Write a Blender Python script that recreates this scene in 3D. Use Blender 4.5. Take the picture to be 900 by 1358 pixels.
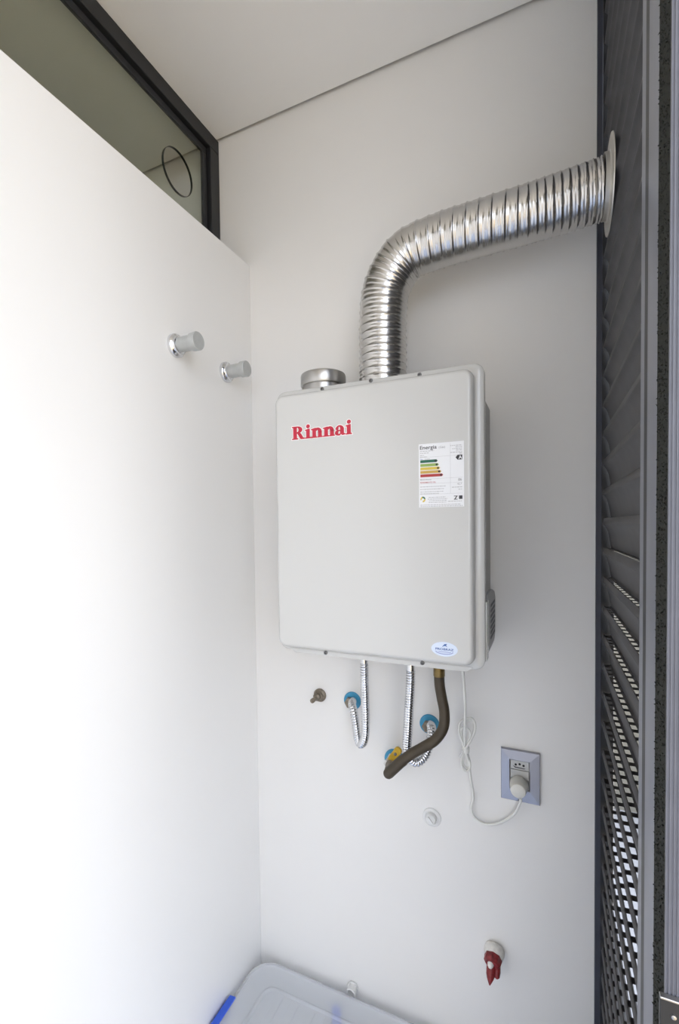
import bpy, bmesh, math, random
import numpy as np
from mathutils import Vector, Matrix
random.seed(4)
for o in list(bpy.data.objects): bpy.data.objects.remove(o)
scene = bpy.context.scene
COL = scene.collection

# ------------------------------------------------------------------ camera
FPX, CX, CY, CAMZ = 632.0, 424.4, 715.6, 1.65
YAW, PITCH, ROLL = [math.radians(a) for a in (25.35, -1.61, -0.75)]
_f = Vector((-math.sin(YAW)*math.cos(PITCH), math.cos(YAW)*math.cos(PITCH), math.sin(PITCH)))
_r = Vector((math.cos(YAW), math.sin(YAW), 0)); _u = _r.cross(_f)
CR = math.cos(ROLL)*_r + math.sin(ROLL)*_u
CU = -math.sin(ROLL)*_r + math.cos(ROLL)*_u
cam = bpy.data.cameras.new('camera'); camo = bpy.data.objects.new('camera', cam); COL.objects.link(camo)
camo.matrix_world = Matrix(((CR.x, CU.x, -_f.x, 0), (CR.y, CU.y, -_f.y, 0), (CR.z, CU.z, -_f.z, CAMZ), (0, 0, 0, 1)))
cam.sensor_fit = 'VERTICAL'; cam.sensor_height = 24.0; cam.sensor_width = 24.0
cam.lens = 24.0*FPX/1358
cam.shift_x = (450-CX)/1358; cam.shift_y = (CY-679)/1358
cam.clip_start = 0.01
scene.camera = camo

# ------------------------------------------------------------------ sky, exposure
world = bpy.data.worlds.new('overcast_sky'); scene.world = world; world.use_nodes = True
bg = world.node_tree.nodes['Background']
bg.inputs[0].default_value = (0.872, 0.925, 1.03, 1); bg.inputs[1].default_value = 1.0
scene.view_settings.view_transform = 'Standard'; scene.view_settings.look = 'None'
scene.view_settings.gamma = 1; scene.view_settings.use_curve_mapping = False
scene.view_settings.exposure = 2.02

# ------------------------------------------------------------------ pixel -> point (distance from the surface it touches)
def ray(px, py): return CR*((px-CX)/FPX) + CU*((CY-py)/FPX) + _f
def at_y(px, py, Y):
    d = ray(px, py)*1.0; d *= Y/d.y; return Vector((d.x, d.y, d.z+CAMZ))
def at_x(px, py, X):
    d = ray(px, py)*1.0; d *= X/d.x; return Vector((d.x, d.y, d.z+CAMZ))

YB = 1.2        # back wall
XL = -0.786     # left wall face
ZC = CAMZ+1.157 # ceiling
XS = 0.110      # louvre slat plane

# ------------------------------------------------------------------ materials
def mat(name, col, rough=0.5, metal=0.0, bump=0.0, bscale=200.0, var=0.0, vscale=8.0, coat=0.0, trans=0.0, spec=0.5, ior=1.45):
    m = bpy.data.materials.new(name); m.use_nodes = True
    nt = m.node_tree; b = nt.nodes['Principled BSDF']
    b.inputs['Base Color'].default_value = (*col, 1); b.inputs['Roughness'].default_value = rough
    b.inputs['Metallic'].default_value = metal; b.inputs['Coat Weight'].default_value = coat
    b.inputs['Transmission Weight'].default_value = trans; b.inputs['Specular IOR Level'].default_value = spec
    b.inputs['IOR'].default_value = ior
    tc = nt.nodes.new('ShaderNodeTexCoord')
    if var > 0:
        n = nt.nodes.new('ShaderNodeTexNoise'); n.inputs['Scale'].default_value = vscale; n.inputs['Detail'].default_value = 5
        nt.links.new(tc.outputs['Object'], n.inputs['Vector'])
        r = nt.nodes.new('ShaderNodeValToRGB'); r.color_ramp.elements[0].position = .3; r.color_ramp.elements[1].position = .7
        r.color_ramp.elements[0].color = (*[c*(1-var) for c in col], 1); r.color_ramp.elements[1].color = (*[min(1, c*(1+var)) for c in col], 1)
        nt.links.new(n.outputs['Fac'], r.inputs['Fac']); nt.links.new(r.outputs['Color'], b.inputs['Base Color'])
    if bump > 0:
        n = nt.nodes.new('ShaderNodeTexNoise'); n.inputs['Scale'].default_value = bscale; n.inputs['Detail'].default_value = 3
        nt.links.new(tc.outputs['Object'], n.inputs['Vector'])
        bp = nt.nodes.new('ShaderNodeBump'); bp.inputs['Strength'].default_value = bump; bp.inputs['Distance'].default_value = 0.001
        nt.links.new(n.outputs['Fac'], bp.inputs['Height']); nt.links.new(bp.outputs['Normal'], b.inputs['Normal'])
    return m
M = {}
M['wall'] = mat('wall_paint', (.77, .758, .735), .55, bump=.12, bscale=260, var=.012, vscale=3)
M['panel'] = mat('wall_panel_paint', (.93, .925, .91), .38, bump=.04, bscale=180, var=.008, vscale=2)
M['ceiling'] = mat('ceiling_paint', (.90, .89, .865), .7, bump=.08, bscale=250)
M['floor'] = mat('floor_tile', (.42, .50, .66), .35, var=.05, vscale=4)
M['grout'] = mat('grout', (.35, .34, .33), .8)
M['ground'] = mat('outside_paving', (.58, .45, .28), .8, var=.08, vscale=3)
M['outside'] = mat('outside_render', (.24, .235, .205), .8, var=.05, vscale=4)
M['added_outside_floor'] = mat('added_floor_tone', (.36, .37, .40), .6, var=.04, vscale=5)
M['far_ceiling'] = M['ceiling']
M['alu_dark'] = mat('dark_powder_coated_aluminium', (.038, .041, .056), .42, metal=0.0, bump=.05, bscale=500, spec=.6)
M['alu_slat'] = mat('slat_powder_coat', (.125, .122, .126), .38, bump=.05, bscale=400, var=.12, vscale=25)
M['alu_jamb'] = mat('anodised_jamb', (.25, .26, .30), .34, metal=.55, bump=.06, bscale=300)
M['jamb_paint'] = mat('jamb_paint', (.115, .12, .145), .45, bump=.06, bscale=300, var=.06, vscale=40)
M['black'] = mat('black_frame_paint', (.018, .019, .021), .42)
M['brush'] = mat('brush_pile', (.015, .016, .012), .95, bump=1.0, bscale=900, var=.5, vscale=300)
M['enamel'] = mat('white_enamel', (.575, .575, .56), .15, coat=.3)
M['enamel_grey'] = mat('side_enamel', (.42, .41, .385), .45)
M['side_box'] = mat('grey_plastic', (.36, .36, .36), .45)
M['vent_dark'] = mat('dark_vent_plastic', (.10, .10, .11), .6)
M['duct'] = mat('flexible_aluminium', (.60, .59, .575), .25, metal=1.0, bump=.05, bscale=120)
M['flange'] = mat('flange_aluminium', (.62, .60, .56), .42, metal=.85)
M['steel'] = mat('brushed_steel', (.50, .49, .475), .33, metal=1.0)
M['chrome'] = mat('chrome', (.74, .75, .77), .12, metal=1.0)
M['frost'] = mat('frosted_knob', (.46, .475, .47), .42, metal=.15, bump=.25, bscale=700, var=.06, vscale=60)
M['screw'] = mat('screw_metal', (.22, .22, .22), .4, metal=.8)
M['blue'] = mat('blue_rosette', (.045, .30, .50), .35, var=.1, vscale=60)
M['rubber'] = mat('brown_rubber', (.052, .039, .023), .55, bump=.15, bscale=300, var=.12, vscale=50)
M['brass'] = mat('aged_brass', (.22, .155, .06), .38, metal=.8, var=.25, vscale=90)
M['yellow'] = mat('yellow_handle', (.62, .40, .04), .4, var=.15, vscale=80)
M['old_brass'] = mat('dull_nickel', (.24, .205, .16), .45, metal=.7, var=.3, vscale=120)
M['cable'] = mat('white_cable', (.74, .74, .70), .45)
M['plug'] = mat('plug_plastic', (.66, .65, .60), .42, var=.04, vscale=60)
M['plate'] = mat('satin_silver_plate', (.36, .37, .42), .33, metal=.75)
M['module'] = mat('socket_module', (.50, .50, .49), .4, metal=.25)
M['hole'] = mat('socket_hole', (.01, .01, .012), .7)
M['white_plastic'] = mat('white_plastic', (.72, .72, .71), .5, var=.03, vscale=80)
M['red'] = mat('red_plug', (.20, .018, .020), .4, var=.4, vscale=120)
M['tape'] = mat('sealant_tape', (.68, .66, .62), .7, bump=.6, bscale=200, var=.12, vscale=90)
def tub_mat():
    m = mat('frosted_polypropylene', (.80, .82, .86), .35); nt = m.node_tree; out = nt.nodes['Material Output']
    mix = nt.nodes.new('ShaderNodeMixShader'); t = nt.nodes.new('ShaderNodeBsdfTransparent'); mix.inputs[0].default_value = .70
    nt.links.new(nt.nodes['Principled BSDF'].outputs[0], mix.inputs[1]); nt.links.new(t.outputs[0], mix.inputs[2]); nt.links.new(mix.outputs[0], out.inputs[0]); return m
M['tub'] = tub_mat()
M['tub_soft_blue'] = mat('soft_blue', (.10, .18, .42), .45)
M['tub_blue'] = mat('blue_latch', (.035, .11, .62), .4)
M['paper'] = mat('sticker_paper', (.80, .81, .83), .35)
M['ink'] = mat('ink_black', (.03, .03, .035), .5)
M['ink_grey'] = mat('ink_grey', (.30, .30, .31), .5)
M['ink_pale'] = mat('ink_pale', (.50, .50, .51), .5)
M['logo_red'] = mat('logo_red', (.50, .022, .05), .4)
M['logo_white'] = mat('logo_outline', (.86, .84, .83), .4)
for n, c in dict(e1=(.02, .13, .08), e2=(.28, .40, .10), e3=(.66, .50, .08), e4=(.55, .36, .08), e5=(.42, .045, .045)).items():
    M[n] = mat('label_'+n, c, .45)
M['oval'] = mat('oval_sticker_film', (.68, .76, .90), .3)
M['oval_ink'] = mat('oval_ink', (.035, .11, .36), .45)
M['oval_light'] = mat('oval_light_ink', (.32, .36, .62), .45)
def glass_mat():
    m = bpy.data.materials.new('window_glass'); m.use_nodes = True; nt = m.node_tree; nt.nodes.clear()
    out = nt.nodes.new('ShaderNodeOutputMaterial'); mix = nt.nodes.new('ShaderNodeMixShader')
    lw = nt.nodes.new('ShaderNodeLayerWeight'); lw.inputs[0].default_value = .5
    pw = nt.nodes.new('ShaderNodeMath'); pw.operation = 'POWER'; pw.inputs[1].default_value = 5; nt.links.new(lw.outputs['Facing'], pw.inputs[0])
    fr = nt.nodes.new('ShaderNodeMath'); fr.operation = 'MULTIPLY_ADD'; fr.inputs[1].default_value = .96; fr.inputs[2].default_value = .04; nt.links.new(pw.outputs[0], fr.inputs[0])
    t = nt.nodes.new('ShaderNodeBsdfTransparent'); t.inputs[0].default_value = (.96, .98, .94, 1)
    g = nt.nodes.new('ShaderNodeBsdfGlossy'); g.inputs['Roughness'].default_value = .02
    nt.links.new(fr.outputs[0], mix.inputs[0]); nt.links.new(t.outputs[0], mix.inputs[1]); nt.links.new(g.outputs[0], mix.inputs[2])
    nt.links.new(mix.outputs[0], out.inputs[0]); return m
M['glass'] = glass_mat()
M['glass_edge'] = mat('glass_edge', (.012, .016, .013), .3)

# ------------------------------------------------------------------ mesh helpers (vertices in world metres)
OFF = {}
def wo(o): return OFF.get(o.name, Vector((0, 0, 0)))
def thing(name, loc, label=None, cat=None, group=None, kind=None):
    o = bpy.data.objects.new(name, None); COL.objects.link(o); o.location = loc; o.empty_display_size = .02
    OFF[o.name] = Vector(loc); tag(o, label, cat, group, kind); return o
def tag(o, label=None, cat=None, group=None, kind=None):
    if label: o['label'] = label
    if cat: o['category'] = cat
    if group: o['group'] = group
    if kind: o['kind'] = kind
    return o
def build(name, bm, m, parent=None, smooth=None, label=None, cat=None, kind=None, group=None, normals=True):
    if normals: bmesh.ops.recalc_face_normals(bm, faces=bm.faces)
    if parent is None:
        co = [v.co for v in bm.verts]
        lo = Vector([min(c[i] for c in co) for i in range(3)]); hi = Vector([max(c[i] for c in co) for i in range(3)])
        off = Vector(((lo.x+hi.x)/2, (lo.y+hi.y)/2, lo.z))
    else: off = wo(parent)
    for v in bm.verts: v.co -= off
    me = bpy.data.meshes.new(name); bm.to_mesh(me); bm.free()
    mats = m if isinstance(m, (list, tuple)) else [m]
    for x in mats: me.materials.append(M[x])
    if smooth is not None:
        for p in me.polygons: p.use_smooth = True
        me.set_sharp_from_angle(angle=math.radians(smooth))
    o = bpy.data.objects.new(name, me); COL.objects.link(o)
    if parent is None: o.location = off
    else: o.parent = parent
    OFF[o.name] = off
    tag(o, label, cat, group, kind); return o
def box(bm, a, b, bev=0.0, seg=2):
    a = Vector(a); b = Vector(b); vs = []
    for z in (a.z, b.z):
        for x, y in ((a.x, a.y), (b.x, a.y), (b.x, b.y), (a.x, b.y)): vs.append(bm.verts.new((x, y, z)))
    fs = [bm.faces.new([vs[i] for i in q]) for q in ((3, 2, 1, 0), (4, 5, 6, 7), (0, 1, 5, 4), (1, 2, 6, 5), (2, 3, 7, 6), (3, 0, 4, 7))]
    if bev > 0:
        es = set(e for f in fs for e in f.edges)
        bmesh.ops.bevel(bm, geom=list(es), offset=bev, segments=seg, affect='EDGES', profile=.6)
    return bm
def boxo(name, a, b, m, parent=None, bev=0.0, **k):
    return build(name, box(bmesh.new(), a, b, bev), m, parent, smooth=40 if bev else None, **k)
def frame_of(d, hint=Vector((0, 0, 1))):
    d = Vector(d).normalized()
    if abs(d.dot(hint)) > .95: hint = Vector((1, 0, 0))
    e1 = d.cross(hint).normalized(); e2 = d.cross(e1).normalized(); return d, e1, e2
def lathe(bm, o, d, prof, seg=32, cap=True, mi=0):
    """prof: list of (distance along d, radius)"""
    o = Vector(o); d, e1, e2 = frame_of(d); rings = []
    for t, r in prof:
        rings.append([bm.verts.new(o+d*t+(e1*math.cos(2*math.pi*k/seg)+e2*math.sin(2*math.pi*k/seg))*max(r, 1e-5)) for k in range(seg)])
    for a, b in zip(rings, rings[1:]):
        for k in range(seg):
            f = bm.faces.new((a[k], a[(k+1) % seg], b[(k+1) % seg], b[k])); f.material_index = mi
    if cap:
        bm.faces.new(rings[0][::-1]).material_index = mi; bm.faces.new(rings[-1]).material_index = mi
    return bm
def prism(bm, pts, d, mi=0):
    """polygon pts extruded by vector d"""
    d = Vector(d); a = [bm.verts.new(p) for p in pts]; b = [bm.verts.new(Vector(p)+d) for p in pts]
    n = len(pts); bm.faces.new(a[::-1]).material_index = mi; bm.faces.new(b).material_index = mi
    for i in range(n): bm.faces.new((a[i], a[(i+1) % n], b[(i+1) % n], b[i])).material_index = mi
    return bm
def catmull(pts, n=16):
    pts = [Vector(p) for p in pts]; P = [2*pts[0]-pts[1]]+pts+[2*pts[-1]-pts[-2]]; out = []
    for i in range(1, len(P)-2):
        p0, p1, p2, p3 = P[i-1:i+3]
        for k in range(n):
            t = k/n
            out.append(.5*((2*p1)+(p2-p0)*t+(2*p0-5*p1+4*p2-p3)*t*t+(3*p1-p0-3*p2+p3)*t**3))
    out.append(pts[-1]); return out
def resample(path, step):
    L = [0]
    for a, b in zip(path, path[1:]): L.append(L[-1]+(b-a).length)
    n = max(2, int(round(L[-1]/step))); out = []; j = 0
    for i in range(n+1):
        s = L[-1]*i/n
        while j < len(L)-2 and L[j+1] < s: j += 1
        t = (s-L[j])/max(1e-9, L[j+1]-L[j]); out.append(path[j].lerp(path[j+1], t))
    return out, L[-1]
def sweep(bm, path, rad, seg=12, cap=True, helix=False):
    """rad: number or function(s, total, theta)"""
    n = len(path); T = []
    for i in range(n):
        t = (path[min(i+1, n-1)]-path[max(i-1, 0)]); T.append(t.normalized())
    d, e1, e2 = frame_of(T[0]); rings = []; s = 0
    tot = sum((b-a).length for a, b in zip(path, path[1:]))
    for i in range(n):
        if i:
            s += (path[i]-path[i-1]).length
            e1 = (e1 - T[i]*e1.dot(T[i])).normalized(); e2 = T[i].cross(e1)
        else: e2 = T[0].cross(e1)
        ring = []
        for k in range(seg):
            th = 2*math.pi*k/seg
            r = rad(s, tot, th) if callable(rad) else rad
            ring.append(bm.verts.new(path[i]+(e1*math.cos(th)+e2*math.sin(th))*r))
        rings.append(ring)
    for a, b in zip(rings, rings[1:]):
        for k in range(seg): bm.faces.new((a[k], a[(k+1) % seg], b[(k+1) % seg], b[k]))
    if cap: bm.faces.new(rings[0][::-1]); bm.faces.new(rings[-1])
    return bm
def rrect(x0, x1, z0, z1, r, n=6):
    pts = []
    for cx, cz, a0 in ((x1-r, z1-r, 0), (x0+r, z1-r, 90), (x0+r, z0+r, 180), (x1-r, z0+r, 270)):
        for k in range(n+1):
            a = math.radians(a0+90*k/n); pts.append((cx+r*math.cos(a), cz+r*math.sin(a)))
    return pts
def loft_rrects(bm, layers, close=True):
    """layers: (x0,x1,z0,z1,r,y) rounded rectangles lofted together"""
    rings = [[bm.verts.new((p[0], y, p[1])) for p in rrect(x0, x1, z0, z1, r)] for x0, x1, z0, z1, r, y in layers]
    for a, b in zip(rings, rings[1:]):
        n = len(a)
        for k in range(n): bm.faces.new((a[k], a[(k+1) % n], b[(k+1) % n], b[k]))
    if close: bm.faces.new(rings[0]); bm.faces.new(rings[-1])
    return bm

# ================================================================== the setting
S = dict(kind='structure')
boxo('floor', (-2.7, -1.6, -.12), (.30, 1.25, -.004), 'grout', **S)
fl = bpy.data.objects['floor']
bm = bmesh.new(); box(bm, (-.2985, -.2985, 0), (.2985, .2985, .006), .001, 1)
tile_me = None
for i in range(2):
    for j in range(5):
        x = XL+.30+.6*i; y = .90-.6*j
        if tile_me is None:
            t = build('tile', bm, 'floor', fl); tile_me = t.data
            for v in tile_me.vertices: v.co += OFF['floor']
        else:
            t = bpy.data.objects.new('tile', tile_me); COL.objects.link(t); t.parent = fl
        t.location = Vector((x-.0 if i == 0 else x-.0, y, -.006))-OFF['floor']
        if i == 1: t.scale = (.46, 1, 1); t.location.x -= .165
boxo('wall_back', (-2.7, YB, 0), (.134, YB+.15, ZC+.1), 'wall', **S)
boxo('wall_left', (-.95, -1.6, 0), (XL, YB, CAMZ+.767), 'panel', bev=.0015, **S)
# ceiling board stops short of the back wall: shadow gap
bm = bmesh.new(); box(bm, (-2.7, -1.6, ZC), (.30, YB-.010, ZC+.03)); box(bm, (-2.7, -1.6, ZC+.03), (.30, YB, ZC+.10))
build('ceiling', bm, 'ceiling', **S)
boxo('wall_front', (-2.7, -1.75, 0), (.10, -1.6, ZC+.1), 'wall', **S)
# wall added outside the louvres to shade the ground behind the slots
boxo('wall_added_shade', (1.05, .35, -.14), (1.25, 4.2, 3.1), 'outside', **S)
boxo('floor_added_outside', (.17, .36, -.14), (1.05, 3.2, -.02), 'added_outside_floor', **S)  # pale floor added to set the brightness seen through the slots
boxo('wall_outside_far', (.135, 3.2, -.14), (1.05, 3.4, 3.1), 'outside', **S)
# room beyond the glass
boxo('wall_far', (-2.85, -1.6, 0), (-2.7, 1.2, ZC), 'wall', **S)
boxo('ground', (-14, -14, -.22), (14, 14, -.14), 'ground', **S)

# ---- glazed strip above the left wall
win = thing('window_1', (-.914, YB-.02, CAMZ+.767), kind='structure', label='dark framed glass strip above the left wall')
zt = CAMZ+.767; Y0 = -1.6
def lframe(bm, d0, d1, x0, x1, yb=YB):
    """an L of bars: along the ceiling and down the back wall, between insets d0 and d1"""
    box(bm, (x0, Y0, ZC-d1), (x1, yb-d0, ZC-d0), .0015, 1)
    box(bm, (x0, yb-d1, zt), (x1, yb-d0, ZC-d1), .0015, 1); return bm
build('outer_frame', lframe(bmesh.new(), .0, .041, -.916, -.888), 'black', win)
build('frame_groove', lframe(bmesh.new(), .041, .046, -.914, -.902), 'hole', win)
build('inner_frame', lframe(bmesh.new(), .046, .064, -.9085, -.8985), 'black', win)
# pane with a round hole
hc = at_x(235.5, 228.5, -.904); hr = .057
bm = bmesh.new(); N = 48
for X in (-.9070, -.9010):
    ring = [bm.verts.new((X, hc.y+hr*math.cos(2*math.pi*k/N), hc.z+hr*math.sin(2*math.pi*k/N))) for k in range(N)]
    oy0, oy1, oz0, oz1 = Y0, YB-.056, zt, ZC-.056; outer = []
    for k in range(N):
        c, s_ = math.cos(2*math.pi*k/N), math.sin(2*math.pi*k/N)
        ts = []
        if c > 1e-6: ts.append((oy1-hc.y)/c)
        if c < -1e-6: ts.append((oy0-hc.y)/c)
        if s_ > 1e-6: ts.append((oz1-hc.z)/s_)
        if s_ < -1e-6: ts.append((oz0-hc.z)/s_)
        t = min(ts); outer.append(bm.verts.new((X, hc.y+t*c, hc.z+t*s_)))
    for k in range(N):
        j = (k+1) % N; bm.faces.new((ring[k], ring[j], outer[j], outer[k]))
    pass
# corners of the pane
bm.verts.ensure_lookup_table()
for X, base in ((-.9070, 0), (-.9010, 2*N)):
    outer = [bm.verts[base+N+k] for k in range(N)]
    for cy, cz in ((oy1, oz1), (oy0, oz1), (oy0, oz0), (oy1, oz0)):
        for k in range(N):
            a, b = outer[k], outer[(k+1) % N]
            if abs(a.co.y-b.co.y) > 1e-5 and abs(a.co.z-b.co.z) > 1e-5:
                on_y = any(abs(v.co.y-cy) < 1e-5 for v in (a, b)); on_z = any(abs(v.co.z-cz) < 1e-5 for v in (a, b))
                if on_y and on_z: bm.faces.new((a, bm.verts.new((X, cy, cz)), b)); bm.verts.ensure_lookup_table()
pane = build('pane', bm, 'glass', win)
bm = bmesh.new(); lathe(bm, (-.907, hc.y, hc.z), (1, 0, 0), [(0, hr), (.006, hr), (.006, hr-.0012), (0, hr-.0012), (0, hr)], 48, cap=False)
build('cut_edge', bm, 'glass_edge', pane)

# ---- door jamb of the opening beside the camera
JX = .0960
def ypx(px, X): return at_x(px, 690, X).y
yj = ypx(882.3, JX)
jamb = thing('trim_2', (.12, .46, 0), kind='structure', label='blue grey aluminium door jamb beside the louvred panel')
YJ = yj-.0065
bm = bmesh.new(); box(bm, (.0970, YJ, 0), (.30, yj-.0005, ZC), .001, 2); build('jamb_face', bm, 'jamb_paint', jamb, smooth=40)
for px, w in ((886.5, .0004), (891.5, .0007), (897, .0005), (903, .0007)):
    x = at_y(px, 690, YJ).x; boxo('rib', (x-w, YJ-.0006, 0), (x+w, YJ+.001, ZC), 'jamb_paint', jamb)

# ================================================================== louvred panel
lou = thing('louvred_panel', (.125, .93, 0), 'dark grey aluminium louvred panel with slotted slats along the right side', 'louvre panel')
PITCH_Z = .0625; Z0 = .035; NS = 44
LZ1 = Z0+PITCH_Z*NS
bm = bmesh.new(); box(bm, (.0978, YB-.012, 0), (.1085, YB-.0005, ZC), .001, 1); far_stile = build('stile', bm, 'alu_dark', lou)
boxo('shade_strip', (.1085, YB-.010, 0), (.132, YB-.0005, ZC), 'black', far_stile)  # black strip standing in for the shade behind the slat ends
ys0, ys1 = ypx(848.3, .1005)+.0008, YB-.0145
bm = bmesh.new(); box(bm, (XS, ys0, 0), (.15, ys1, Z0), .001, 1); build('bottom_rail', bm, 'alu_dark', lou)
bm = bmesh.new(); box(bm, (XS, ys0, LZ1), (.15, ys1, ZC), .001, 1); build('top_rail', bm, 'alu_dark', lou)
# near stile: lip, groove shade as a flat dark strip, rounded band, brush pile
ya, yg, yc, yd = ypx(848.3, .1005), ypx(853.0, .1003), ypx(858.6, .1000), ypx(871.0, .0985)
st = boxo('stile', (.1015, yd, 0), (.15, ya, ZC), 'alu_dark', lou)
boxo('lip', (.1005, yg, 0), (.1030, ya, ZC), 'alu_jamb', st)
boxo('shade_strip', (.1002, yc, 0), (.1030, yg, ZC), 'black', st)
boxo('band', (.0985, yd, 0), (.1030, yc, ZC), 'alu_jamb', st, bev=.0022)
bm = bmesh.new(); rnd = random.Random(2)
box(bm, (.0978, yj+.001, 0), (.15, yd, ZC))
for i in range(5200):        # pile of the brush seal
    z = rnd.uniform(0, ZC); y = rnd.uniform(yj+.003, yd-.001); L = rnd.uniform(.0006, .0016); w = .0009
    p = Vector((.0979, y, z)); q = p+Vector((-L, rnd.uniform(-.002, .002), rnd.uniform(-.002, .002)))
    a = bm.verts.new(p+Vector((0, -w, -w))); b = bm.verts.new(p+Vector((0, w, -w))); c = bm.verts.new(p+Vector((0, 0, w))); d = bm.verts.new(q)
    bm.faces.new((a, b, d)); bm.faces.new((b, c, d)); bm.faces.new((c, a, d))
br = build('brush_seal', bm, 'brush', lou, label='black fuzzy brush strip'); br['kind'] = 'stuff'
# slat
def slat_mesh():
    bm = bmesh.new(); y0, y1 = ys0, ys1-.004
    # face: lip, then curving down and outwards
    prof = [(.0036, -.0006), (.0024, -.0006), (.0018, -.0016), (0, -.0125), (.0003, -.0138), (.0022, -.0158), (.0056, -.0200), (.0086, -.0265), (.0108, -.0350), (.0126, -.0455), (.0140, -.0545), (.0151, -.0610), (.0157, -.0640)]
    a = [bm.verts.new((x, y0, z)) for x, z in prof]; b = [bm.verts.new((x, y1, z)) for x, z in prof]
    for i in range(len(prof)-1): bm.faces.new((a[i], a[i+1], b[i+1], b[i]))
    # slotted shelf
    sp = .029; sl = .0165; xs = (.0024, .0045, .0118, .0163); zs = (-.0008, -.003, -.003, -.0012)
    ys = [y0]; solid = []
    y = y0+.006
    while y+sl < y1-.004:
        ys += [y, y+sl]; y += sp
    ys.append(y1)
    g = [[bm.verts.new((xs[k], yy, zs[k])) for k in range(4)] for yy in ys]
    for i in range(len(ys)-1):
        for k in range(3):
            if k == 1 and i % 2 == 1: continue
            bm.faces.new((g[i][k], g[i][k+1], g[i+1][k+1], g[i+1][k]))
    return bm
m0 = None
for i in range(NS):
    z = Z0+PITCH_Z*(i+1)
    if m0 is None:
        bm = slat_mesh()
        bmesh.ops.solidify(bm, geom=bm.faces[:], thickness=.0009)
        m0 = bpy.data.meshes.new('slat'); bm.to_mesh(m0); bm.free(); m0.materials.append(M['alu_slat'])
        for p in m0.polygons: p.use_smooth = True
        m0.set_sharp_from_angle(angle=math.radians(35))
    o = bpy.data.objects.new('slat', m0); COL.objects.link(o); o.parent = lou
    o.location = Vector((XS, 0, z))-OFF['louvred_panel']
# strike plate on the jamb
pA = at_y(875.0, 1322, YJ-.006)
lx, lz1 = pA.x, pA.z; yq = YJ-.0005
sp_ = thing('strike_plate', (lx+.02, YJ, lz1-.14), 'black metal strike plate screwed to the aluminium door jamb', 'latch')
bm = bmesh.new(); box(bm, (lx, YJ-.006, lz1-.14), (lx+.045, yq, lz1), .0008, 1); build('plate', bm, 'black', sp_, smooth=40)
bm = bmesh.new(); box(bm, (lx, YJ-.0068, lz1-.0012), (lx+.045, yq, lz1+.0008), .0005, 1); build('top_edge', bm, 'steel', sp_)
for zz in (.014, .12):
    bm = bmesh.new(); lathe(bm, (lx+.010, YJ-.006, lz1-zz), (0, -1, 0), [(0, .0022), (.0012, .0020), (.0016, .0008)], 16); build('screw', bm, 'steel', sp_, smooth=40)
boxo('latch_hole', (lx+.006, YJ-.0063, lz1-.1), (lx+.03, YJ-.0058, lz1-.030), 'hole', sp_)

# ================================================================== water heater
ht = thing('water_heater', (-.344, 1.09, CAMZ-.30), 'white wall mounted gas water heater with red lettering and flue pipe on top', 'water heater')
HZ = CAMZ
FY = .990; PY = .966
fx0, fx1, fz0, fz1 = -.578, -.1095, HZ-.292, HZ+.317
px0, px1, pz0, pz1 = -.572, -.1275, HZ-.2815, HZ+.3035
bm = bmesh.new()
lay = [(fx0+.002, fx1-.002, fz0+.002, fz1-.002, .018, FY+.022), (fx0, fx1, fz0, fz1, .020, FY+.019), (fx0, fx1, fz0, fz1, .020, FY+.0015), (fx0+.0015, fx1-.0015, fz0+.0015, fz1-.0015, .019, FY)]
lay += [(px0-.001, px1+.001, pz0-.001, pz1+.001, .020, FY-.0002), (px0, px1, pz0, pz1, .019, FY-.002)]
R_ = .010
for k in range(0, 9):
    a = math.radians(90*k/8); i = R_*(1-math.cos(a)); y = PY+R_-R_*math.sin(a)
    lay.append((px0+i, px1-i, pz0+i, pz1-i, max(.019-i*.6, .006), y))
loft_rrects(bm, lay)
build('front_cover', bm, 'enamel', ht, smooth=50)
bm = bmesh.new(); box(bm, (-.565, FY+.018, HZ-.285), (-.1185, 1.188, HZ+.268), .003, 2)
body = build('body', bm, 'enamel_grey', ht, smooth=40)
# bottom tray, tapered at the ends
bm = bmesh.new()
tz = HZ-.2925
pts = [(-.556, FY-.001, tz+.006), (-.125, FY-.001, tz+.006), (-.148, FY-.001, tz-.0065), (-.538, FY-.001, tz-.0065)]
prism(bm, pts, (0, .17, 0)); es = bm.edges[:]; bmesh.ops.bevel(bm, geom=es, offset=.0018, segments=2, affect='EDGES')
build('bottom_tray', bm, 'enamel', ht, smooth=40)
for (sx, sy) in ((427, 516), (491.5, 504.5), (556, 497), (432, 865.5), (560, 879)):
    p = at_y(sx, sy, FY)
    bm = bmesh.new(); yy = FY+.0005 if sy < 700 else FY-.001
    lathe(bm, (p.x, yy, p.z), (0, -1, 0), [(0, .0046), (.0016, .0044), (.0028, .003), (.003, .0012)], 20)
    s = build('screw', bm, 'screw', ht, smooth=50)
    bm = bmesh.new(); box(bm, (p.x-.0026, yy-.0032, p.z-.0005), (p.x+.0026, yy-.0026, p.z+.0005)); box(bm, (p.x-.0005, yy-.0032, p.z-.0026), (p.x+.0005, yy-.0026, p.z+.0026)); build('recess', bm, 'hole', s)
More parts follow.
